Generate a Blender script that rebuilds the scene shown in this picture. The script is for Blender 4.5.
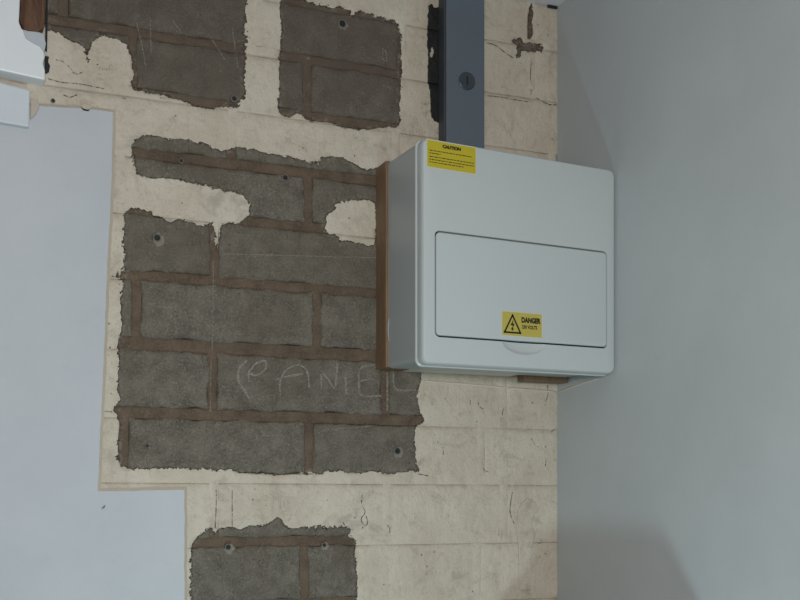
import bpy, bmesh, math, random
import numpy as np
from mathutils import Vector, noise
random.seed(7)
for o in list(bpy.data.objects): bpy.data.objects.remove(o, do_unlink=True)
SC = bpy.context.scene
COL = SC.collection
MM = 0.001
# ------------------------------------------------------------------ camera
# builder coordinates: X along the brick wall (corner with the right wall at 0), Y out of the wall towards the viewer, Z up, in mm;
# mesh() turns them into Blender's right-handed world with (X, -Y, Z) * MM
F, CX, CD, CZ, YAW, CY0, CU0 = 1115.15, -766.1, 1294.5, 126.4, 0.39451, 499.3, 400.0
cam_d = bpy.data.cameras.new('camera'); cam = bpy.data.objects.new('camera', cam_d); COL.objects.link(cam)
cam.location = (CX*MM, -CD*MM, CZ*MM)
cam.rotation_euler = (math.radians(90), 0, -YAW)
cam_d.sensor_width = 36; cam_d.sensor_fit = 'HORIZONTAL'
cam_d.lens = F/800*36; cam_d.shift_x = 0.0; cam_d.shift_y = (CY0-300)/800
cam_d.clip_start = 0.02
SC.camera = cam
# ------------------------------------------------------------------ world, lights, exposure
w = bpy.data.worlds.new('world'); SC.world = w; w.use_nodes = True
bg = w.node_tree.nodes['Background']
bg.inputs[0].default_value = (0.92, 0.93, 0.92, 1); bg.inputs[1].default_value = 0.05
def area(name, loc, target, size, energy, col, spread=180):
    d = bpy.data.lights.new(name, 'AREA'); d.shape = 'DISK'; d.size = size; d.energy = energy; d.color = col
    d.spread = math.radians(spread)
    o = bpy.data.objects.new(name, d); COL.objects.link(o); o.location = loc
    o.rotation_euler = (Vector(target)-Vector(loc)).to_track_quat('-Z', 'Y').to_euler()
    return o
area('low_lamp', (-0.46, -0.688, -0.438), (-0.30, 0.0, 0.15), 0.06, 2.0, (0.66, 0.93, 1.0))
area('room_light', (-0.78, -1.37, 0.24), (-0.35, 0.0, 0.25), 0.16, 8.7, (1.0, 0.985, 0.96))
SC.view_settings.view_transform = 'Standard'; SC.view_settings.look = 'None'
SC.view_settings.gamma = 1; SC.view_settings.exposure = 0.0; SC.view_settings.use_curve_mapping = False
# ------------------------------------------------------------------ measuring: photo pixel -> point on the plane Y = Y0 (mm)
_s, _c = math.sin(YAW), math.cos(YAW)
def P(u, v, Y0=0.0):
    a = (u-CU0)/F; t = (Y0-CD)/(-_c+a*_s)
    return (CX+t*(_s+a*_c), CZ+t*(CY0-v)/F)
def PP(pts, Y0=0.0): return [P(u, v, Y0) for u, v in pts]
# ------------------------------------------------------------------ object helpers
def link(name, me, mat=None, parent=None):
    o = bpy.data.objects.new(name, me); COL.objects.link(o)
    if mat is not None:
        for m in (mat if isinstance(mat, (list, tuple)) else [mat]): me.materials.append(m)
    if parent is not None: o.parent = parent
    return o
def mesh(name, vs, fs, smooth=False):
    me = bpy.data.meshes.new(name)
    me.from_pydata([(x*MM, -y*MM, z*MM) for x, y, z in vs], [], fs); me.update()
    bm = bmesh.new(); bm.from_mesh(me); bmesh.ops.recalc_face_normals(bm, faces=bm.faces); bm.to_mesh(me); bm.free()
    if smooth:
        for p in me.polygons: p.use_smooth = True
    return me
def tag(o, label=None, cat=None, kind=None, group=None):
    if label: o['label'] = label
    if cat: o['category'] = cat
    if kind: o['kind'] = kind
    if group: o['group'] = group
    return o
def thing(name, label, cat):
    o = bpy.data.objects.new(name, None); COL.objects.link(o); o.empty_display_size = .05
    return tag(o, label, cat)
def box(x0, x1, y0, y1, z0, z1):
    v = [(x, y, z) for x in (x0, x1) for y in (y0, y1) for z in (z0, z1)]
    return v, [(0,1,3,2),(4,6,7,5),(0,4,5,1),(2,3,7,6),(0,2,6,4),(1,5,7,3)]
def bevel(me, wdt, seg=2, ang=30):
    bm = bmesh.new(); bm.from_mesh(me)
    es = [e for e in bm.edges if len(e.link_faces) == 2 and e.calc_face_angle(0) > math.radians(ang)]
    bmesh.ops.bevel(bm, geom=es, offset=wdt*MM, segments=seg, profile=.5, affect='EDGES', clamp_overlap=True)
    bm.to_mesh(me); bm.free(); return me
def rr(x0, x1, z0, z1, r, y, n=7):
    pts = []
    for cx, cz, a0 in ((x1-r, z1-r, 0), (x0+r, z1-r, 90), (x0+r, z0+r, 180), (x1-r, z0+r, 270)):
        for i in range(n+1):
            a = math.radians(a0+90*i/n); pts.append((cx+r*math.cos(a), y, cz+r*math.sin(a)))
    return pts
def loft(loops, cap0=True, cap1=True):
    vs = []; fs = []; n = len(loops[0])
    for l in loops: vs += l
    for k in range(len(loops)-1):
        for i in range(n):
            j = (i+1) % n
            fs.append((k*n+i, k*n+j, (k+1)*n+j, (k+1)*n+i))
    if cap0: fs.append(tuple(range(n-1, -1, -1)))
    if cap1: fs.append(tuple(range((len(loops)-1)*n, len(loops)*n)))
    return vs, fs
def prism(poly, y0, y1):
    n = len(poly)
    return loft([[(x, y0, z) for x, z in poly], [(x, y1, z) for x, z in poly]])
def jag(poly, step=6, amp=1.0, seed=0):
    out = []; rnd = random.Random(seed)
    n = len(poly)
    for i in range(n):
        a = poly[i]; b = poly[(i+1) % n]
        L = math.hypot(b[0]-a[0], b[1]-a[1]); k = max(1, int(L/step))
        nx, nz = -(b[1]-a[1])/max(L, 1e-6), (b[0]-a[0])/max(L, 1e-6)
        for j in range(k):
            t = j/k; d = 0 if j == 0 else rnd.uniform(-amp, amp)
            out.append((a[0]+(b[0]-a[0])*t+nx*d, a[1]+(b[1]-a[1])*t+nz*d))
    return out
def shade_auto(me, ang=35):
    for p in me.polygons: p.use_smooth = True
    bm = bmesh.new(); bm.from_mesh(me)
    for e in bm.edges:
        if len(e.link_faces) == 2 and e.calc_face_angle(0) > math.radians(ang): e.smooth = False
    bm.to_mesh(me); bm.free(); return me
# ------------------------------------------------------------------ materials
class NT:
    def __init__(s, name):
        s.m = bpy.data.materials.new(name); s.m.use_nodes = True; s.t = s.m.node_tree; s.n = s.t.nodes; s.l = s.t.links
        s.b = s.n['Principled BSDF']; s.co = s.n.new('ShaderNodeTexCoord').outputs['Object']; s.geo = s.n.new('ShaderNodeNewGeometry').outputs['Position']
    def _in(s, sock, v):
        if v is None: return
        if isinstance(v, bpy.types.NodeSocket): s.l.new(v, sock)
        else:
            if isinstance(v, (tuple, list)) and len(v) == 3 and sock.type == 'RGBA': v = (*v, 1)
            sock.default_value = v
    def noise(s, scale, detail=4, rough=.55, vec=None, dist=0, out='Fac'):
        n = s.n.new('ShaderNodeTexNoise'); s._in(n.inputs['Vector'], vec or s.geo); n.inputs['Scale'].default_value = scale
        n.inputs['Detail'].default_value = detail; n.inputs['Roughness'].default_value = rough; n.inputs['Distortion'].default_value = dist
        return n.outputs[out]
    def voro(s, scale, feat='F1', vec=None, rnd=1):
        n = s.n.new('ShaderNodeTexVoronoi'); n.feature = feat; s._in(n.inputs['Vector'], vec or s.geo); n.inputs['Scale'].default_value = scale
        n.inputs['Randomness'].default_value = rnd
        return n.outputs['Distance']
    def math(s, op, a, b=0.0, c=None, clamp=False):
        n = s.n.new('ShaderNodeMath'); n.operation = op; n.use_clamp = clamp
        s._in(n.inputs[0], a); s._in(n.inputs[1], b)
        if c is not None: s._in(n.inputs[2], c)
        return n.outputs[0]
    def rng(s, v, a, b, c=0.0, d=1.0, smooth=True):
        n = s.n.new('ShaderNodeMapRange'); n.interpolation_type = 'SMOOTHSTEP' if smooth else 'LINEAR'
        s._in(n.inputs['Value'], v)
        for k, q in (('From Min', a), ('From Max', b), ('To Min', c), ('To Max', d)): n.inputs[k].default_value = q
        return n.outputs[0]
    def mix(s, f, a, b, mode='MIX'):
        n = s.n.new('ShaderNodeMix'); n.data_type = 'RGBA'; n.blend_type = mode
        s._in(n.inputs[0], f); s._in(n.inputs[6], a); s._in(n.inputs[7], b); return n.outputs[2]
    def attr(s, name):
        n = s.n.new('ShaderNodeAttribute'); n.attribute_name = name; return n.outputs['Fac']
    def rand(s):
        return s.n.new('ShaderNodeObjectInfo').outputs['Random']
    def vscale(s, v, sc):
        n = s.n.new('ShaderNodeMapping'); s._in(n.inputs['Vector'], v); n.inputs['Scale'].default_value = sc; return n.outputs[0]
    def bump(s, h, strength, dist, prev=None):
        n = s.n.new('ShaderNodeBump'); n.inputs['Strength'].default_value = strength; n.inputs['Distance'].default_value = dist
        s._in(n.inputs['Height'], h)
        if prev is not None: s.l.new(prev, n.inputs['Normal'])
        return n.outputs[0]
    def out(s, col, rough, normal=None, spec=None, **k):
        s._in(s.b.inputs['Base Color'], col); s._in(s.b.inputs['Roughness'], rough)
        if normal is not None: s.l.new(normal, s.b.inputs['Normal'])
        if spec is not None: s._in(s.b.inputs['Specular IOR Level'], spec)
        for a, b in k.items(): s._in(s.b.inputs[a], b)
        return s.m
def lin(r, g, b):
    return tuple(((c/255)/12.92 if c/255 <= .04045 else ((c/255+.055)/1.055)**2.4) for c in (r, g, b))
def plain(name, rgb, rough=.5, var=.05, scale=30, bumpd=0.0, bscale=400, spec=.5, metal=0):
    t = NT(name); n = t.noise(scale, 3)
    a = tuple(c*(1-var) for c in rgb); b = tuple(min(1, c*(1+var)) for c in rgb)
    nrm = t.bump(t.noise(bscale, 4), .5, bumpd) if bumpd else None
    return t.out(t.mix(n, a, b), rough, nrm, spec, Metallic=metal)
CREAM_A, CREAM_B = lin(203, 194, 178), lin(190, 179, 162)
def wall_mat(name, base):
    t = NT(name)
    bare = t.attr('bare'); tar = t.attr('tar'); grime = t.attr('grime')
    rag = t.math('MULTIPLY', t.math('SUBTRACT', t.noise(110, 6, .7), .5), 15.0)
    rag2 = t.math('MULTIPLY', t.math('SUBTRACT', t.noise(420, 3, .6), .5), 5)
    bd = t.math('ADD', t.math('ADD', bare, t.math('MULTIPLY', rag, t.rng(t.noise(18, 2), .3, .7, .35, 1.5))), rag2)
    bm_ = t.rng(bd, -.35, .35)
    tm = t.rng(t.math('ADD', tar, t.math('MULTIPLY', rag, .5)), -.4, .4)
    big = t.noise(9, 4, .6); mid = t.noise(45, 5, .65); fine = t.noise(380, 4, .7); grit = t.noise(1400, 2, .7)
    rd = t.rand()
    if base == 'brick':
        c = t.mix(t.rng(mid, .3, .7), lin(94, 89, 79), lin(124, 117, 106))
        c = t.mix(t.math('MULTIPLY', t.rng(fine, .46, .72), .62), c, lin(158, 151, 138))
        c = t.mix(t.rng(grit, .34, .44, .6, 0), c, lin(52, 48, 42))
        c = t.mix(t.math('MULTIPLY', t.rng(big, .45, .7), .45), c, lin(92, 82, 70))
        c = t.mix(t.math('MULTIPLY', rd, .35), c, lin(104, 96, 84))
        c = t.mix(t.math('MULTIPLY', t.rng(t.voro(190), .08, .24, .7, 0), t.rng(t.noise(60, 3), .4, .6)), c, lin(52, 47, 40))
        c = t.mix(t.math('MULTIPLY', t.rng(t.voro(150, vec=t.vscale(t.geo, (1, 1, 1.3))), .05, .2, .5, 0), t.rng(t.noise(40, 3), .5, .65)), c, lin(168, 162, 150))
        hb = t.math('ADD', t.math('MULTIPLY', fine, 1.0), t.math('MULTIPLY', grit, .5)); hs = .0014
    else:
        c = t.mix(t.rng(mid, .3, .7), lin(84, 71, 59), lin(106, 91, 77))
        c = t.mix(t.rng(fine, .42, .75, 0, .5), c, lin(130, 111, 94))
        c = t.mix(t.rng(big, .5, .75, 0, .6), c, lin(84, 72, 62))
        hb = fine; hs = .0010
    # grime: the top patches carry a dirty brown film with pale scuffs
    g = t.math('MULTIPLY', grime, t.rng(t.noise(22, 5, .6), .25, .6, .35, 1))
    c = t.mix(t.math('MULTIPLY', g, .65), c, lin(92, 82, 72))
    sc = t.noise(60, 6, .75, t.vscale(t.geo, (1, 1, 2.2)), 1.2)
    c = t.mix(t.math('MULTIPLY', t.rng(sc, .60, .72, 0, .5), grime), c, lin(158, 148, 136))
    # thin paint haze just inside the edges
    hz = t.math('MULTIPLY', t.rng(bd, 0, 9, .5, 0), t.rng(t.noise(150, 4, .7), .48, .62))
    c = t.mix(hz, c, lin(150, 143, 131))
    dk = t.math('MULTIPLY', t.rng(bd, .2, 3.2, .5, 0), t.rng(t.noise(80, 3), .38, .55))
    c = t.mix(dk, c, lin(70, 60, 52))
    # cream paint
    p = t.mix(t.rng(t.noise(14, 5, .6), .3, .7), CREAM_A, CREAM_B)
    p = t.mix(t.rng(t.noise(60, 6, .75), .5, .72, 0, .55), p, lin(160, 148, 132))
    p = t.mix(t.rng(t.noise(19, 6, .7, None, .6), .54, .68, 0, .5), p, lin(152, 143, 130))
    p = t.mix(t.rng(t.noise(300, 4, .7), .55, .7, 0, .35), p, lin(146, 136, 121))
    streak = t.noise(60, 5, .7, t.vscale(t.geo, (1.7, 1, .5)), .5)
    p = t.mix(t.rng(streak, .55, .72, 0, .22), p, lin(160, 153, 138))
    pin = t.voro(95, vec=t.geo)
    pinm = t.math('MULTIPLY', t.rng(t.math('ADD', pin, t.math('MULTIPLY', t.noise(260, 2), .12)), .09, .17, 1, 0), t.rng(t.noise(30, 2), .50, .60))
    p = t.mix(t.math('MULTIPLY', pinm, .75), p, lin(88, 78, 68))
    crk = t.math('MULTIPLY', t.rng(t.noise(26, 5, .7, None, 1.6), .485, .5, 0, 1), t.rng(t.noise(26, 5, .7, None, 1.6), .5, .515, 1, 0))
    crk = t.math('MULTIPLY', crk, t.rng(t.noise(7, 2), .58, .68))
    p = t.mix(t.math('MULTIPLY', crk, .5), p, lin(112, 102, 90))
    p = t.mix(t.rng(bd, -2.4, -.2, 0, .35), p, lin(206, 199, 181))
    col = t.mix(bm_, p, c)
    col = t.mix(tm, col, t.mix(fine, lin(26, 27, 27), lin(46, 45, 43)))
    # relief
    lump = t.noise(75, 4, .6); hp = t.math('SUBTRACT', t.math('ADD', t.math('MULTIPLY', lump, 1.0), t.math('MULTIPLY', streak, .3)), t.math('MULTIPLY', pinm, .6))
    nb = t.bump(t.mix(bm_, t.math('MULTIPLY', hp, 2.4), hb), .9, hs)
    nb = t.bump(t.math('MULTIPLY', t.math('SUBTRACT', 1, t.rng(bd, -.8, .5)), 1), .9, .0009, nb)
    rough = t.rng(bm_, 0, 1, .55, .9)
    return t.out(col, rough, nb, .3)
M = {}
M['brick'] = wall_mat('painted_concrete_brick', 'brick')
M['mortar'] = wall_mat('brown_mortar', 'mortar')
def plaster_mat(name, a, b, bd=.0005):
    t = NT(name)
    c = t.mix(t.rng(t.noise(3.2, 5, .6), .3, .7), a, b)
    c = t.mix(t.rng(t.noise(60, 4, .7), .55, .8, 0, .12), c, lin(158, 156, 150))
    nb = t.bump(t.noise(11, 4, .5), .3, .004); nb = t.bump(t.noise(350, 3, .6), .3, bd, nb)
    return t.out(c, .55, nb, .3)
M['plaster_left'] = plaster_mat('blue_grey_skimmed_plaster', lin(192, 196, 201), lin(181, 186, 192))
M['plaster_right'] = plaster_mat('grey_skimmed_plaster', lin(184, 189, 190), lin(175, 180, 181))
M['edge'] = plain('beige_plaster_edge', lin(186, 176, 160), .7, .1, 60, .001)
M['ceiling'] = plain('off_white_ceiling', lin(205, 205, 210), .8)
M['floor'] = plain('grey_concrete_floor', lin(120, 116, 110), .8, .15, 8, .001)
M['white'] = plain('white_gloss_timber_paint', lin(226, 230, 232), .35, .04, 25, .0006, 60)
M['white2'] = plain('blue_white_timber_paint', lin(205, 212, 218), .4, .05, 25, .0006, 60)
M['plastic'] = plain('pale_grey_plastic', lin(186, 192, 192), .33, .015, 8, .00008, 900)
M['door'] = plain('pale_grey_door_plastic', lin(186, 193, 193), .30, .012, 8, .00006, 900)
M['sideplastic'] = plain('grey_body_plastic', lin(168, 173, 173), .38, .02, 8, .00008, 900)
M['steel'] = plain('blue_grey_coated_steel', lin(94, 104, 114), .42, .05, 30, .0001, 600)
M['steel_body'] = plain('shaded_channel_steel', lin(58, 64, 70), .5, .1)  # shade on the trunking's side, put into a darker steel colour
M['steel_dark'] = plain('dark_lock_metal', lin(58, 66, 74), .4, .1)
M['black'] = plain('black_recess', lin(22, 24, 26), .7)
M['ink'] = plain('black_print', lin(24, 22, 16), .6)
M['yellow'] = plain('yellow_sticker', lin(184, 168, 34), .45, .05, 120)
M['yellow2'] = plain('pale_yellow_sticker', lin(182, 168, 78), .45, .05, 120)
M['stickeredge'] = plain('clear_sticker_rim', lin(196, 200, 178), .4)
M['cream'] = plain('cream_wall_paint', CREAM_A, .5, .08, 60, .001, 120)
M['plug'] = plain('rawl_plug_grey', lin(110, 105, 98), .6, .1)
def wood_mat(name, a, b, ax):
    t = NT(name)
    g = t.noise(40, 5, .65, t.vscale(t.geo, ax), .8)
    c = t.mix(t.rng(g, .3, .7), a, b); c = t.mix(t.rng(t.noise(200, 3, .6, t.vscale(t.geo, ax)), .55, .7, 0, .5), c, tuple(x*.55 for x in a))
    return t.out(c, .6, t.bump(g, .5, .001), .3)
M['wood'] = wood_mat('brown_stained_backboard', lin(114, 92, 70), lin(134, 108, 82), (4, 4, .35))
M['timber'] = wood_mat('bare_brown_timber', lin(74, 50, 38), lin(112, 82, 62), (3, 3, .5))
def chalk_mat(name='white_chalk', al=.42):
    t = NT(name); t.out(lin(180, 176, 166), .95, None, .1)
    t._in(t.b.inputs['Alpha'], t.rng(t.noise(420, 4, .75), .36, .66, .0, al)); return t.m
M['chalk'] = chalk_mat(); M['scratch'] = chalk_mat('faint_scratch', .28)
M['filler'] = plain('pale_filler', lin(128, 121, 110), .8, .25, 200)
# ------------------------------------------------------------------ where the paint is missing (traced from the photo, laid on the wall plane)
BARE = [
 [(46,-150),(244,-150),(246,10),(244,32),(249,40),(244,47),(246,60),(244,80),(246,98),(238,101),(239,107),(222,106),(203,108),(195,105),(185,101),(175,98),(160,94),(145,92),(135,88),(132,85),(134,70),(131,55),(127,45),(118,39),(108,35),(100,34),(94,40),(90,50),(88,62),(86,52),(83,45),(75,42),(66,38),(58,32),(50,30),(46,32)],
 [(283,-10),(303,-8),(306,1),(316,3),(340,7),(350,9),(353,17),(357,11),(359,10),(372,13),(386,19),(392,19),(398,24),(400,32),(402,52),(401,75),(400,95),(399,127),(385,126),(365,130),(345,128),(330,122),(312,120),(305,117),(298,112),(290,117),(281,115),(279,107),(280,90),(279,70),(280,50),(282,30),(280,10)],
 [(134,140),(142,136),(150,135),(160,137),(172,139),(190,140),(205,145),(213,147),(222,152),(232,149),(240,148),(255,150),(265,153),(290,157),(305,161),(318,165),(320,160),(328,156),(343,158),(352,163),(365,170),(376,168),(392,166),(392,360),(421,366),(421,380),(418,390),(417,400),(420,412),(425,422),(416,426),(414,440),(416,455),(415,465),(422,473),(410,471),(400,472),(388,474),(375,471),(365,472),(350,473),(335,470),(325,472),(318,474),(300,473),(280,475),(260,473),(240,472),(230,470),(215,470),(200,469),(180,468),(160,468),(145,469),(122,467),(118,460),(119,440),(120,425),(117,413),(113,411),(120,400),(117,380),(119,352),(117,347),(122,330),(121,300),(122,280),(117,275),(125,270),(124,250),(123,235),(124,212),(132,208),(140,209),(150,211),(155,215),(160,216),(168,222),(172,223),(178,219),(185,221),(195,224),(202,226),(208,226),(212,222),(214,230),(217,250),(219,250),(220,230),(223,223),(235,223),(245,221),(250,213),(249,203),(244,197),(235,192),(225,190),(215,189),(205,185),(195,183),(180,180),(170,178),(160,178),(150,177),(140,176),(136,172),(134,160),(133,150)],
 [(191,640),(191,560),(192,545),(196,540),(200,534),(205,530),(212,528),(215,532),(222,528),(232,527),(240,530),(248,526),(262,525),(270,522),(278,518),(283,521),(286,526),(292,529),(305,527),(320,528),(335,527),(343,525),(350,529),(350,535),(356,541),(355,548),(355,560),(357,575),(357,640)],
 [(512,40),(520,38),(524,43),(533,42),(545,46),(542,51),(535,50),(530,52),(522,50),(520,58),(516,57),(518,46)],
 [(530,5),(533,5),(532,38),(528,38),(528,25)],
]
HOLES = [[(325,215),(332,212),(336,207),(333,204),(345,202),(352,199),(360,199),(368,201),(376,202),(376,244),(368,246),(358,243),(348,241),(340,241),(337,236),(328,234),(325,228),(326,222)]]
TAR = [(428,5),(431,3),(435,9),(438,9),(441,0),(446,-20),(450,-20),(450,126),(442,126),(440,121),(436,124),(431,116),(430,90),(427,80),(428,60),(427,40)]
TARH = [[(431,58),(432,48),(433,41),(434,41),(434,50),(432,58)], [(438,27),(441,26),(442,24),(443,24),(443,45),(441.5,45),(441,28),(438,28)]]
def sd_poly(px, pz, poly):
    """signed distance in mm, positive inside"""
    d = np.full(px.shape, 1e9); ins = np.zeros(px.shape, bool); n = len(poly)
    for i in range(n):
        ax, az = poly[i]; bx, bz = poly[(i+1) % n]
        ex, ez = bx-ax, bz-az; L = ex*ex+ez*ez+1e-9
        t = np.clip(((px-ax)*ex+(pz-az)*ez)/L, 0, 1)
        d = np.minimum(d, np.hypot(px-ax-t*ex, pz-az-t*ez))
        if abs(ez) > 1e-9:
            cr = ((az > pz) != (bz > pz)) & (px < ex*(pz-az)/ez+ax); ins ^= cr
    return np.where(ins, d, -d)
BAREW = [PP(p) for p in BARE]; HOLEW = [PP(p) for p in HOLES]; TARW = PP(TAR); TARHW = [PP(p) for p in TARH]
def fields(px, pz):
    px = np.asarray(px, float); pz = np.asarray(pz, float)
    b = np.full(px.shape, -1e9)
    for p in BAREW: b = np.maximum(b, sd_poly(px, pz, p))
    for p in HOLEW: b = np.minimum(b, -sd_poly(px, pz, p))
    t = sd_poly(px, pz, TARW)
    for p in TARHW: t = np.minimum(t, -sd_poly(px, pz, p))
    g = np.clip((pz-560)/60, 0, 1)
    return np.clip(b, -40, 40), np.clip(t, -40, 40), g
def put_fields(me, px, pz):
    for nm, a in zip(('bare', 'tar', 'grime'), fields(px, pz)):
        at = me.attributes.new(nm, 'FLOAT', 'POINT'); at.data.foreach_set('value', a.astype(np.float32))
def N(x, z, k=1.0, s=0.0): return noise.noise(Vector((x*k+s, z*k-s, s)))
def sm(a, lo, hi):
    t = min(1, max(0, (a-lo)/(hi-lo))); return t*t*(3-2*t)
# ------------------------------------------------------------------ brick bond: joint centre heights (mm) and one measured head joint per course
JZ = [(-74,11),(0.5,11),(75.7,12),(152.0,13),(226,13),(305,15),(383.5,12),(458,11),(524,12),(593,12),(662,11),(729,9),(790,9)]
def ux(u, v): return P(u, v)[0]
HEADS = [  # head joints of each course (measured where seen, 225 mm apart elsewhere)
 [ux(420,620), -2000],
 [ux(305,570), ux(477,570)],
 [ux(214,515), ux(387,515), ux(504,515)],
 [ux(124,445), ux(310,445), ux(481,445)],
 [ux(213,380), ux(386,380), ux(503,390)],
 [ux(137,310), ux(318,310), ux(500,310)],
 [ux(215,250), ux(395,250)],
 [ux(309,195), ux(470,195)],
 [ux(232,155), ux(396,140)],
 [ux(133,65), ux(308,95), ux(470,80)],
 [ux(259,20), ux(402,20), ux(531,70)],
 [ux(300,10), ux(415,10), ux(531,40)],
]
def heads(row):
    hs = sorted(h for h in HEADS[row] if h > -1500)
    while hs[0] > -640: hs.insert(0, hs[0]-225)
    while hs[-1] < -130: hs.append(hs[-1]+225)
    return [max(h, -760) for h in hs]
XR = 0.0; XL = -760.0
def paint_y(x, z): return .1+.6*N(x, z, .022, 2)+.4*N(x, z, .08, 6)
wall_v = []; wall_f = []
def strip(x0, x1, z0, z1, horiz):
    """one mortar joint as a small grid with its edges tucked under the bricks"""
    T = z1-z0 if horiz else x1-x0
    cr = [-3.0, 0.0, T*.2, T*.5, T*.8, T, T+3.0]
    L = (x1-x0) if horiz else (z1-z0); n = max(2, int(L/4.0)); base = len(wall_v)
    pts = [(x0+L*i/n, z0+c) if horiz else (x0+c, z0+L*i/n) for i in range(n+1) for c in cr]
    b, _, _ = fields([p[0] for p in pts], [p[1] for p in pts])
    for k, (x, z) in enumerate(pts):
        c = k % 7; m = sm(b[k], -2, 1.0)
        y = m*(-3.2+1.0*N(x, z, .05)+.7*N(x, z, .2, 5)) + (1-m)*paint_y(x, z)
        if c in (0, 6): y = -9
        elif c in (1, 5): y -= .3*m
        elif not horiz: y += (1-m)*(.55+.5*N(x, z, .05, 8))
        else: y += (1-m)*.5*max(0, N(x, z, .03, 12))
        wall_v.append((x, y, z))
    for i in range(n):
        for c in range(6):
            a = base+i*7+c; wall_f.append((a, a+1, a+8, a+7))
bricks = []
for r in range(12):
    zb = JZ[r][0]+JZ[r][1]/2; zt = JZ[r+1][0]-JZ[r+1][1]/2
    hs = [XL]+[h for h in heads(r) if h > XL+10]
    hw = 5.5
    for i, h in enumerate(hs):
        x0 = h+hw if i else XL; x1 = (hs[i+1]-hw) if i+1 < len(hs) else XR
        if x1-x0 > 6: bricks.append((x0, x1, zb, zt))
        if i: strip(h-hw, h+hw, zb, zt, False)
for z, t in JZ[1:12]: strip(XL, XR, z-t/2, z+t/2, True)
bv, bf = box(-1400, 60, -110, -9.5, -1500, 900)
base = len(wall_v); wall_v += bv; wall_f += [tuple(base+i for i in f) for f in bf]
me = mesh('wall_back', wall_v, wall_f)
shade_auto(me, 50)
put_fields(me, [v[0] for v in wall_v], [v[2] for v in wall_v])
wall_back = tag(link('wall_back', me, M['mortar']), kind='structure')
def make_brick(x0, x1, z0, z1, seed):
    nx = max(3, int((x1-x0)/4.5)); nz = max(4, int((z1-z0)/4.5))
    def spaced(n, L):
        e = [0, 1.2, 2.6]; m = n-4
        return e+[2.6+(L-5.2)*(k+1)/(m+1) for k in range(max(m, 1))][:max(m, 1)]+[L-2.6, L-1.2, L]
    xs = spaced(nx, x1-x0); zs = spaced(nz, z1-z0); W, H = x1-x0, z1-z0
    pts = [(x0+a, z0+b) for b in zs for a in xs]
    B, T_, G = fields([p[0] for p in pts], [p[1] for p in pts])
    vs = []; nX = len(xs); nZ = len(zs)
    tilt = random.Random(seed).uniform(-.4, .4)
    for k, (x, z) in enumerate(pts):
        m = sm(B[k], -2, 1.5)
        dl, dr, db, dt = x-x0, x1-x, z-z0, z1-z
        g = lambda d, w_: math.exp(-(d/w_)**2)
        crack = .5+.9*max(0, .5+N(x, z, .03, 3))
        drop_b = 2.0*max(g(dl, 1.6), g(dr, 1.6), g(db, 1.6), g(dt, 1.6))
        drop_p = max(2.6*g(dt, 1.6)*crack, 2.0*g(dl, 1.5)*max(0, crack-.55))
        y = m*(-.2+.5*N(x, z, .03, seed)+.5*N(x, z, .12, seed+3)+tilt - drop_b) + (1-m)*(paint_y(x, z)+tilt*.8+.7*max(0, N(x, z, .045, 15)-.15)-drop_p)
        # ragged arrises where bare
        ex = m*(2.4*N(x, z, .05, seed+7)+1.8*N(x, z, .19, seed+8))
        ez = m*(2.4*N(x, z, .04, seed+11)+1.8*N(x, z, .17, seed+12))
        wx = g(min(dl, dr), 3); wz = g(min(db, dt), 3)
        vs.append((min(x+ex*wx, XR), y, z+ez*wz))
    fs = [(j*nX+i, j*nX+i+1, (j+1)*nX+i+1, (j+1)*nX+i) for j in range(nZ-1) for i in range(nX-1)]
    rim = [i for i in range(nX)]+[j*nX+nX-1 for j in range(1, nZ)]+[(nZ-1)*nX+i for i in range(nX-2, -1, -1)]+[j*nX for j in range(nZ-2, 0, -1)]
    b0 = len(vs); vs += [(vs[i][0], -9.4, vs[i][2]) for i in rim]; q = len(rim)
    for i in range(q): fs.append((rim[i], b0+i, b0+(i+1) % q, rim[(i+1) % q]))
    me = mesh('brick', vs, fs, True)
    shade_auto(me, 58)
    xz = pts+[pts[i] for i in rim]
    put_fields(me, [p[0] for p in xz], [p[1] for p in xz])
    o = link('brick', me, M['brick'], wall_back)
    if (B > 0).mean() < .05: o['label'] = 'cream painted brick'
    return o
for k, b in enumerate(bricks): make_brick(*b, k*1.7+1)
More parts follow.
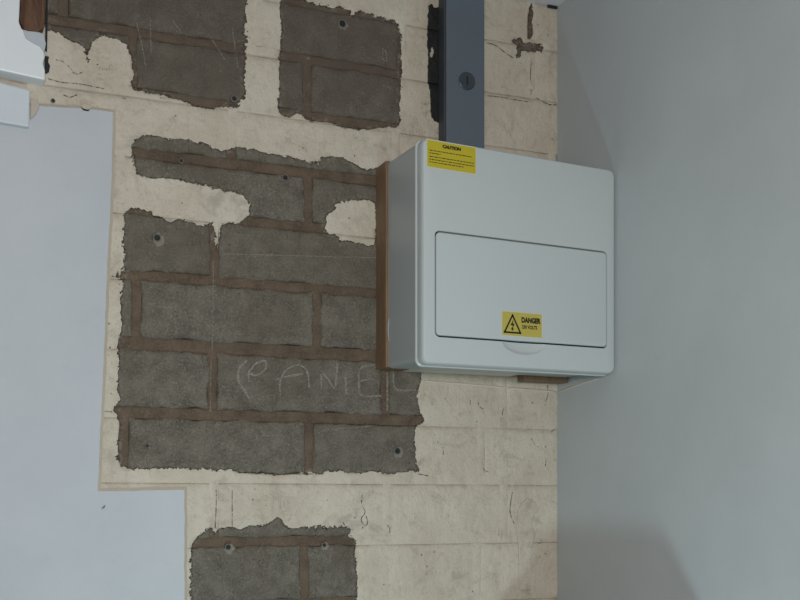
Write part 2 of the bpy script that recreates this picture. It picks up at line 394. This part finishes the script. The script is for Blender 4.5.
# ------------------------------------------------------------------ plastered wall pieces, ceiling, floor
PL = [(-577,569),(-579,480),(-583,400),(-588,270),(-594,139),(-496,141),(-496,-80),(-1400,-80),(-1400,562),(-690,562),(-655,565),(-620,568)]
def inset(poly, d):
    cxs = []
    n = len(poly); out = []
    A = sum(poly[i][0]*poly[(i+1) % n][1]-poly[(i+1) % n][0]*poly[i][1] for i in range(n))
    sg = 1 if A > 0 else -1
    for i in range(n):
        a, b, c = poly[i-1], poly[i], poly[(i+1) % n]
        d1 = Vector((b[0]-a[0], b[1]-a[1])).normalized(); d2 = Vector((c[0]-b[0], c[1]-b[1])).normalized()
        n1 = Vector((-d1.y, d1.x))*sg; n2 = Vector((-d2.y, d2.x))*sg; m = (n1+n2); m = m/max(m.dot(n1), .3)
        out.append((b[0]+m.x*d, b[1]+m.y*d))
    return out
def plaster():
    p0 = []
    for i in range(len(PL)):
        a, b = PL[i], PL[(i+1) % len(PL)]; L = math.hypot(b[0]-a[0], b[1]-a[1])
        near = max(a[0], b[0]) > -700 and min(a[1], b[1]) > -100 and min(a[0], b[0]) > -720
        k = max(1, int(L/5)) if near else 1
        for j in range(k):
            t = j/k; x = a[0]+(b[0]-a[0])*t; z = a[1]+(b[1]-a[1])*t
            d = 0 if j == 0 else .9*N(x, z, .08, 4)+.5*N(x, z, .4, 2)
            p0.append((x+d*.8, z+d*.8))
    p1 = inset(p0, 3.6)
    vs, fs = loft([[(x, -2, z) for x, z in p0], [(x, 1.2, z) for x, z in p0], [(x, 3.4, z) for x, z in p1]], False, True)
    me = mesh('wall_left', vs, fs); o = link('wall_left', me, [M['plaster_left'], M['edge']])
    for p in me.polygons:
        if len(p.vertices) == 4: p.material_index = 1
    return tag(o, kind='structure')
wall_left = plaster()
link('fleck', mesh('fleck', *prism(PP([(101,509),(103,506),(105,505),(104,508)]), 3, 4.2)), M['plug'], wall_left)
vs, fs = box(0, 120, -110, 1700, -1500, 900)
wall_right = tag(link('wall_right', mesh('wall_right', vs, fs), M['plaster_right']), kind='structure')
vs, fs = box(-1400, 120, -110, 1700, 784, 900)
tag(link('ceiling', mesh('ceiling', vs, fs), M['ceiling']), kind='structure')
vs, fs = box(-3000, 120, -110, 3000, -1560, -1500)
tag(link('floor', mesh('floor', vs, fs), M['floor']), kind='structure')
# unseen block added low in the corner, below the frame, to cast shadow
vs, fs = box(-150, 0, 0, 382, -1500, -78)
tag(link('shadow_block', bevel(mesh('shadow_block', vs, fs), 2), M['plaster_right']), kind='structure')
# pale raised ridges under the fuse box: on the brick wall and on the right wall
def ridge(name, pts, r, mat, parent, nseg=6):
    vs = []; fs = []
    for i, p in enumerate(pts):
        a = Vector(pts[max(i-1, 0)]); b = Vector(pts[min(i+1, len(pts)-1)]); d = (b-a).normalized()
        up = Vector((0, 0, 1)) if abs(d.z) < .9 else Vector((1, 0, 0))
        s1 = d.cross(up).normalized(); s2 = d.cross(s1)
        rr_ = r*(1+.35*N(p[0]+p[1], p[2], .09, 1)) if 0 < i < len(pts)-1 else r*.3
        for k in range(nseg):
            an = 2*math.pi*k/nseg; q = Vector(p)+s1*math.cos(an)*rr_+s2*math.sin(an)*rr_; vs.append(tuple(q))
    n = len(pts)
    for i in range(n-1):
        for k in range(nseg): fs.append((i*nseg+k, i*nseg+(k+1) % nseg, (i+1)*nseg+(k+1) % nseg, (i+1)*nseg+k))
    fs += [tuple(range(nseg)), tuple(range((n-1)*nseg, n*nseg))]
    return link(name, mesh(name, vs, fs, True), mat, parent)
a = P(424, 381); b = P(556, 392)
ridge('pale_ridge', [(a[0]+(b[0]-a[0])*i/30, .3, a[1]+(b[1]-a[1])*i/30+.7*N(i*9, 0, .1)) for i in range(31)], 1.5, M['cream'], wall_back)
ridge('pale_ridge', [(-.2, 1+96*i/16, 268.4+9*i/16+1.0*math.sin(i*.2)) for i in range(17)], 1.0, M['cream'], wall_right)
# old painted-over pipe stub showing as a low relief near the corner
pv = []
st = PP([(521,503),(527,498),(535,503),(536,510),(531,522),(533,530),(535,535),(532,545),(531,560),(531,590),(519,590),(518,545),(516,530),(517,512)])
link('filled_chase', bevel(mesh('filled_chase', *prism(jag(st, 8, .5, 4), -1, 2.2)), 1.1, 2, 40), M['brick'], wall_back)
me = wall_back.children[-1].data if False else bpy.data.objects['filled_chase'].data
put_fields(me, [v.co.x/MM for v in me.vertices], [v.co.z/MM for v in me.vertices])
# ------------------------------------------------------------------ wall plugs and screw holes
def plug(u, v, r, halo=0, mark=None):
    r *= 1.25; x, z = P(u, v); n = 14
    def ring(rad, y, s=0): return [(x+rad*math.cos(2*math.pi*i/n)*(1+.12*N(i*3, x, .5)), y, z+rad*math.sin(2*math.pi*i/n)*(1+.12*N(i*5, z, .5))) for i in range(n)]
    loops = [ring(r*1.5, -.5), ring(r*1.3, 1.6), ring(r*1.05, 1.7), ring(r*.95, 1.5)]
    ho = link('wall_plug', mesh('wall_plug', *loft(loops, True, False), True), M['plug'], wall_back)
    link('plug_hole', mesh('plug_hole', *loft([ring(r*.98, 1.62), ring(r*.55, 1.55)], False, True), True), M['black'], ho)
    if halo:
        hv = [(x+halo*(1+.7*N(i*7, u, .3))*math.cos(2*math.pi*i/18)+halo*.25, .75, z+halo*(1+.7*N(i*4, v, .3))*math.sin(2*math.pi*i/18)-halo*.35) for i in range(18)]
        link('filler_smear', mesh('filler_smear', *prism(jag([(p[0], p[2]) for p in hv], 2.2, .7, int(u)), -1, .75)), M['filler'], wall_back)
for a in [(157,238,3.0,6.5),(181,161,1.8),(285,178,2.6),(342,24,3.4,5.5),(397,451,3.0,6.5),(228,547,2.4,6),(324,545,1.8,5),(147,446,1.6),(53,101,1.4),(234,99,2.4)]: plug(*a)
# ------------------------------------------------------------------ chalk marks
def stroke(name, px, wd=1.5, parent=None, mat='chalk'):
    pts = PP(px); dense = []
    for i in range(len(pts)-1):
        for k in range(4):
            t = k/4; dense.append(Vector((pts[i][0]+(pts[i+1][0]-pts[i][0])*t, pts[i][1]+(pts[i+1][1]-pts[i][1])*t)))
    dense.append(Vector(pts[-1])); vs = []; fs = []
    for it in range(2): dense = [dense[0]]+[(dense[i-1]+dense[i]*2+dense[i+1])/4 for i in range(1, len(dense)-1)]+[dense[-1]]
    for i, p in enumerate(dense):
        d = (dense[min(i+1, len(dense)-1)]-dense[max(i-1, 0)]).normalized(); nn = Vector((-d.y, d.x))*wd/2*(1+.4*N(p.x, p.y, .1))
        vs += [(p.x+nn.x, 1.0, p.y+nn.y), (p.x-nn.x, 1.0, p.y-nn.y), (p.x-nn.x*.5, .2, p.y-nn.y*.5)]
    for i in range(len(dense)-1):
        a = i*3; fs += [(a, a+1, a+4, a+3), (a+1, a+2, a+5, a+4), (a+2, a, a+3, a+5)]
    return link(name, mesh(name, vs, fs), M[mat], parent or wall_back)
for s in [[(247,360),(239,367),(237,380),(244,390),(250,401)], [(249,382),(248,372),(256,363),(266,360),(266,369),(257,376),(250,374)],
          [(280,396),(279,382),(285,370),(297,364),(307,369),(309,388)], [(274,380),(288,376),(303,374)],
          [(321,390),(321,371),(328,380),(335,391),(337,364)], [(346,394),(345,374)],
          [(373,365),(359,367),(358,380),(359,397),(381,396)], [(359,381),(373,379)],
          [(387,373),(387,390),(387,411)], [(393,371),(393,391),(416,390)]]: stroke('chalk_letter', s, 2.6)
for s in [[(213,262),(213,300),(212,350)], [(211,358),(210,412)], [(220,254),(300,256),(376,258)], [(262,436),(283,435)], [(320,431),(345,428),(372,426)],
          [(168,430),(168,440)], [(150,20),(151,55)], [(135,18),(142,45),(146,70)], [(212,40),(226,62)], [(172,20),(182,34)], [(232,28),(238,70)], [(385,50),(387,62),(382,60),(383,48)], [(302,98),(309,84)], [(258,552),(264,543)]]: stroke('chalk_mark', s, 1.3, None, 'scratch')
# chips and hairline cracks in the cream paint
t = NT('dark_hairline_crack'); t.out(lin(84, 72, 60), .95, None, .1)
t._in(t.b.inputs['Alpha'], t.rng(t.noise(260, 4, .75), .40, .64, .05, .8)); M['crack'] = t.m
for s in [[(477,400),(479,407),(483,409)], [(443,447),(443,455)], [(531,439),(534,444),(538,447)], [(503,408),(502,415)], [(387,525),(390,529),(389,533)], [(547,385),(548,396),(545,402)],
          [(486,43),(495,45),(505,53),(513,58)], [(531,60),(530,78),(531,95)], [(482,462),(483,470),(488,472)], [(63,95),(70,98),(77,95)], [(216,490),(216,508),(215,528)], [(232,490),(232,512),(232,530)],
          [(362,494),(361,505),(366,512),(360,519),(364,526)], [(366,516),(368,524),(362,528)], [(56,60),(64,62),(72,70)], [(72,72),(77,75),(83,72)], [(48,79),(62,83),(80,84),(104,89)], [(190,163),(197,166)], [(102,411),(112,412)], [(104,276),(120,277)],
          [(487,96),(500,97),(515,100),(528,102)], [(536,98),(548,105),(557,105)], [(530,80),(532,84),(531,88)], [(512,492),(509,512),(514,524)], [(474,356),(475,352)], [(470,400),(470,405)], [(546,458),(545,466)], [(551,432),(556,428)], [(385,62),(386,70)], [(122,98),(126,99)], [(160,98),(166,99)], [(418,474),(428,476)]]:
    stroke('paint_crack', s, 1.0, None, 'crack')
# ------------------------------------------------------------------ white timber at the top left
trim = bpy.data.objects.new('trim_1', None); COL.objects.link(trim); tag(trim, kind='structure')
t = PP([(-500,-40),(20,-40),(20,0),(19,22),(22,29),(30,31),(38,33),(42,36),(43,46),(45,56),(43,63),(45,70),(45,80),(0,70),(-60,57)], 24)
t[0] = (-1300, t[1][1]); t[-1] = (-1300, t[-2][1])
link('fascia', bevel(mesh('fascia', *prism(t, -1, 24)), 1.6, 3, 25), M['white'], trim)
t = PP([(-60,71),(0,82),(30,90),(29,127),(0,122),(-60,112)], 12)
t[0] = (-1300, t[1][1]); t[-1] = (-1300, t[-2][1])
link('lower_moulding', bevel(mesh('lower_moulding', *prism(t, 0, 12)), 1.6, 2, 25), M['white2'], trim)
t = PP([(21,-40),(46,-40),(46,0),(45.5,20),(44,27),(38,32),(24,30),(20,22)], 17)
link('bare_timber', bevel(mesh('bare_timber', *prism(jag(t, 7, .7, 3), 0, 17)), 1.2, 2, 40), M['timber'], trim)
t = PP([(23,30),(40,32),(44,34),(46,43),(44,52),(40,46),(32,42),(26,38)], 26)
link('cracked_filler', bevel(mesh('cracked_filler', *prism(jag(t, 5, .6, 5), 0, 25.2)), .6, 1, 40), M['plaster_left'], trim)
t = PP([(44.5,56),(49,57),(48,62),(50,66),(49,72),(46,74),(44.5,72)], 1)
link('gap', mesh('gap', *prism(t, -3, 2.0)), M['black'], trim)
t = PP([(46,-40),(48,-40),(47.5,30),(47,52),(45,50),(45.5,20)], 1)
link('gap', mesh('gap', *prism(t, -3, 1.8)), M['black'], trim)
link('gap', mesh('gap', *box(-15, -1, 0, 3, 780.5, 783.5)), M['black'], wall_back)
t = PP([(31,97),(38,101),(39.5,106),(36,113),(30.5,119)], 9)
link('paint_flake', bevel(mesh('paint_flake', *prism(t, 5, 8)), .5, 1, 40), M['edge'], trim)
# paint flake on the plaster's top edge
t = PP([(80,107),(84,105),(90,106),(92,109),(88,111),(83,110)])
link('paint_flake', bevel(mesh('paint_flake', *prism(t, 0, 5)), .5, 1, 40), M['edge'], wall_left)
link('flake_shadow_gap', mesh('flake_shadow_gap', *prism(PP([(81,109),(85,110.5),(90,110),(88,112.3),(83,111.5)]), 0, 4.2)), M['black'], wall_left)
# ------------------------------------------------------------------ steel trunking
tr = thing('cable_trunking', 'blue-grey steel cable trunking rising from the top of the pale fuse box', 'trunking')
TX0, TX1, TD = -174.5, -118.5, 19
vs, fs = box(TX0, TX1, .8, TD, 544, 784)
link('channel', bevel(mesh('channel', vs, fs), .8), M['steel_body'], tr)
vs, fs = box(TX0+2.2, TX1-.2, TD, TD+1.6, 544, 784)
link('lid', bevel(mesh('lid', vs, fs), .7), M['steel'], tr)
lx, lz = P(467, 81, TD+2)
def disc(x, z, r, y0, y1, n=28):
    return loft([[(x+r*k*math.cos(2*math.pi*i/n), y, z+r*k*math.sin(2*math.pi*i/n)) for i in range(n)] for k, y in ((1, y0), (1, y1-.5), (.93, y1))])
lk = link('turn_lock', mesh('turn_lock', *disc(lx, lz, 11.4, TD+1, TD+3)), M['steel_dark'], tr)
vs, fs = box(lx-1.1, lx+1.1, TD+2.9, TD+3.2, lz-5.5, lz+5.5)
link('slot', mesh('slot', vs, fs), M['black'], lk)
# ------------------------------------------------------------------ wooden backboard
bb = thing('backboard', 'brown stained wooden backboard between the brick wall and the fuse box', 'board')
vs, fs = box(-260, -4, .9, 34, 287.4, 539)
link('board', bevel(mesh('board', vs, fs), 1.0), M['wood'], bb)
vs, fs = box(-225, -74, 2, 33.0, 286.9, 287.6)
link('paint_coat', mesh('paint_coat', vs, fs), M['cream'], bb)['label'] = 'cream paint on the underside'
vs, fs = box(-68, -2.5, 14, 33.5, 279, 288)
link('packing_strip', bevel(mesh('packing_strip', vs, fs), .8), M['wood'], bb)
# ------------------------------------------------------------------ consumer unit
cu = thing('fuse_box', 'pale grey plastic fuse box with flap door, mounted on the brick wall in the corner', 'fuse box')
X0, X1, Z0, Z1, YF = -259, -1.0, 278.4, 528.2, 141
me = mesh('body', *loft([rr(X0+2, X1-1, Z0+7, Z1+2, 6, 34), rr(X0+1.4, X1-1, Z0+6.5, Z1+.5, 6, 70), rr(X0+1, X1-1, Z0+5, Z1-1, 6, 122)]))
shade_auto(me); body = link('body', me, M['sideplastic'], cu)
dx0, dx1, dz0, dz1 = -242, -14, 310.3, 426
cov = mesh('cover', *loft([rr(X0, X1, Z0, Z1, 8, 121), rr(X0-.7, X1+.7, Z0-.7, Z1+.7, 8, 122), rr(X0-.7, X1+.7, Z0-.7, Z1+.7, 8, 124), rr(X0+.8, X1-.8, Z0+.8, Z1-.8, 8, 125.6), rr(X0+.6, X1-.6, Z0+.6, Z1-.6, 8, 131),
   rr(X0+.7, X1-.7, Z0+.7, Z1-.7, 8, 136.5), rr(X0+1.3, X1-1.3, Z0+1.3, Z1-1.3, 8, 138.9), rr(X0+2.4, X1-2.4, Z0+2.4, Z1-2.4, 7, 140.4), rr(X0+4.4, X1-4.4, Z0+4.4, Z1-4.4, 6, YF),
   rr(dx0-1.2, dx1+1.2, dz0-1.2, dz1+1.2, 6.2, YF), rr(dx0-.8, dx1+.8, dz0-.8, dz1+.8, 6, YF-.8), rr(dx0-.8, dx1+.8, dz0-.8, dz1+.8, 6, YF-7)], True, True))
shade_auto(cov, 28)
cover = link('cover', cov, M['plastic'], cu)
# finger recess cut with a squashed sphere
bmc = bmesh.new(); bmesh.ops.create_uvsphere(bmc, u_segments=48, v_segments=24, radius=1.0)
mc = bpy.data.meshes.new('cutter'); bmc.to_mesh(mc); bmc.free()
cut = bpy.data.objects.new('cutter', mc); COL.objects.link(cut)
cut.location = (-128*MM, -(YF+1)*MM, (dz0-.5)*MM); cut.scale = (29*MM, 5.5*MM, 14.5*MM)
bo = cover.modifiers.new('cut', 'BOOLEAN'); bo.operation = 'DIFFERENCE'; bo.object = cut; bo.solver = 'EXACT'
bpy.context.view_layer.update()
nm = bpy.data.meshes.new_from_object(cover.evaluated_get(bpy.context.evaluated_depsgraph_get()))
cover.modifiers.clear(); cover.data = nm; bpy.data.objects.remove(cut, do_unlink=True)
shade_auto(nm, 28); nm.name = 'cover'
link('groove', mesh('groove', *loft([rr(dx0-.7, dx1+.7, dz0-.7, dz1+.7, 6, YF-6.9), rr(dx0-.7, dx1+.7, dz0-.7, dz1+.7, 6, YF-6.2)])), M['black'], cover)
dm = mesh('door', *loft([rr(dx0+.5, dx1-.5, dz0+.9, dz1-.9, 5, YF-6), rr(dx0+.5, dx1-.5, dz0+.9, dz1-.9, 5, YF-.2), rr(dx0+1.3, dx1-1.3, dz0+1.7, dz1-1.7, 4.6, YF+.7), rr(dx0+3, dx1-3, dz0+3.4, dz1-3.4, 4, YF+1)]))
shade_auto(dm, 28); door = link('door', dm, M['door'], cu)
# knock-out arc and moulding line on the left side
ridge('knockout_arc', [(X0+1.0-.2, 46-9*math.cos(a), 330+17*math.sin(a)) for a in [math.radians(-55+110*i/12) for i in range(13)]], .5, M['plastic'], body)
# ------------------------------------------------------------------ stickers
def text(body_, size, x, z, y, mat, parent, name='lettering', align='LEFT', sx=1.0, bold=0.0):
    c = bpy.data.curves.new(name, 'FONT'); c.body = body_; c.size = size*MM; c.align_x = align; c.offset = bold*MM; c.extrude = .00004; c.resolution_u = 3
    o = bpy.data.objects.new('tmp', c); COL.objects.link(o); bpy.context.view_layer.update()
    m = bpy.data.meshes.new_from_object(o.evaluated_get(bpy.context.evaluated_depsgraph_get())); bpy.data.objects.remove(o, do_unlink=True)
    for v in m.vertices:
        X, Y, Z = v.co; v.co = (X*sx+x*MM, -y*MM-Z, Y+z*MM)
    r = link(name, m, mat, parent); return r
def quad_sticker(name, x0, x1, z0, z1, y, mat, rim, parent, label):
    o = link(name, mesh(name, *loft([rr(x0, x1, z0, z1, .8, y), rr(x0, x1, z0, z1, .8, y+.25)])), rim, parent)
    link('face', mesh('face', *loft([rr(x0+1, x1-1, z0+1, z1-1, .5, y+.2), rr(x0+1, x1-1, z0+1, z1-1, .5, y+.4)])), mat, o); o['label'] = label
    return o
def tris(name, polys, y, mat, parent):
    vs = []; fs = []
    for p in polys:
        a, b = prism(p, y-.1, y); k = len(vs); vs += a; fs += [tuple(k+i for i in f) for f in b]
    return link(name, mesh(name, vs, fs), mat, parent)
st = quad_sticker('caution_sticker', -253.5, -190.5, 494.8, 526, YF-.1, M['yellow'], M['stickeredge'], cover, 'yellow sticker headed CAUTION')
text('CAUTION', 4.7, -222, 518.8, YF+.42, M['ink'], st, 'heading', 'CENTER', 1.08, .36)
rows = []
for k, (zz, xa, xb) in enumerate([(514,-250,-196),(511,-250,-236),(507.2,-250,-194),(504.1,-250,-193.5),(501.2,-250,-207)]):
    x = xa; rnd = random.Random(k)
    while x < xb:
        l = rnd.uniform(1.2, 5); rows.append([(x, zz-.45), (min(x+l, xb), zz-.45), (min(x+l, xb), zz+.45), (x, zz+.45)]); x += l+.9
tris('small_print', rows, YF+.42, M['ink'], st)
sd = quad_sticker('danger_sticker', -158.5, -104, 315.5, 344.5, YF+.95, M['yellow2'], M['stickeredge'], door, 'yellow DANGER 230 VOLTS sticker with a black triangle')
def seg(a, b, w_):
    dx, dz = b[0]-a[0], b[1]-a[1]; L = math.hypot(dx, dz); nx, nz = -dz/L*w_/2, dx/L*w_/2; ux_, uz = dx/L*w_/2, dz/L*w_/2
    return [(a[0]+nx-ux_, a[1]+nz-uz), (b[0]+nx+ux_, b[1]+nz+uz), (b[0]-nx+ux_, b[1]-nz+uz), (a[0]-nx-ux_, a[1]-nz-uz)]
A, B_, C_ = (-154.5, 320), (-133.5, 320), (-144, 340)
tris('warning_triangle', [seg(A, B_, 2.0), seg(B_, C_, 2.0), seg(C_, A, 2.0)], YF+1.5, M['ink'], sd)
tris('lightning_bolt', [[(-142.6,335.5),(-146.8,328.2),(-144.3,328.6),(-143.4,331.6)], [(-144.6,330),(-141.2,330.6),(-143.9,324.2),(-144.9,324.6),(-143.6,328.2),(-145.2,328)], [(-146,325.4),(-144.6,321.6),(-142.2,324.6)]], YF+1.5, M['ink'], sd)
text('DANGER', 8.2, -132.3, 332.6, YF+1.45, M['ink'], sd, 'lettering', 'LEFT', .76, .5)
text('230 VOLTS', 5.6, -131.5, 325.6, YF+1.45, M['ink'], sd, 'lettering', 'LEFT', .76, .22)

# the unit is a touch out of square: its left edge stands a few millimetres taller
done = set()
for o in cu.children_recursive:
    if o.type != 'MESH' or o.data.name in done: continue
    done.add(o.data.name)
    for v in o.data.vertices:
        fx = (v.co.x/MM-X0)/(X1-X0); fz = (v.co.z/MM-Z0)/(Z1-Z0)
        v.co.z += (1-fx)*(8*fz+.8)*MM
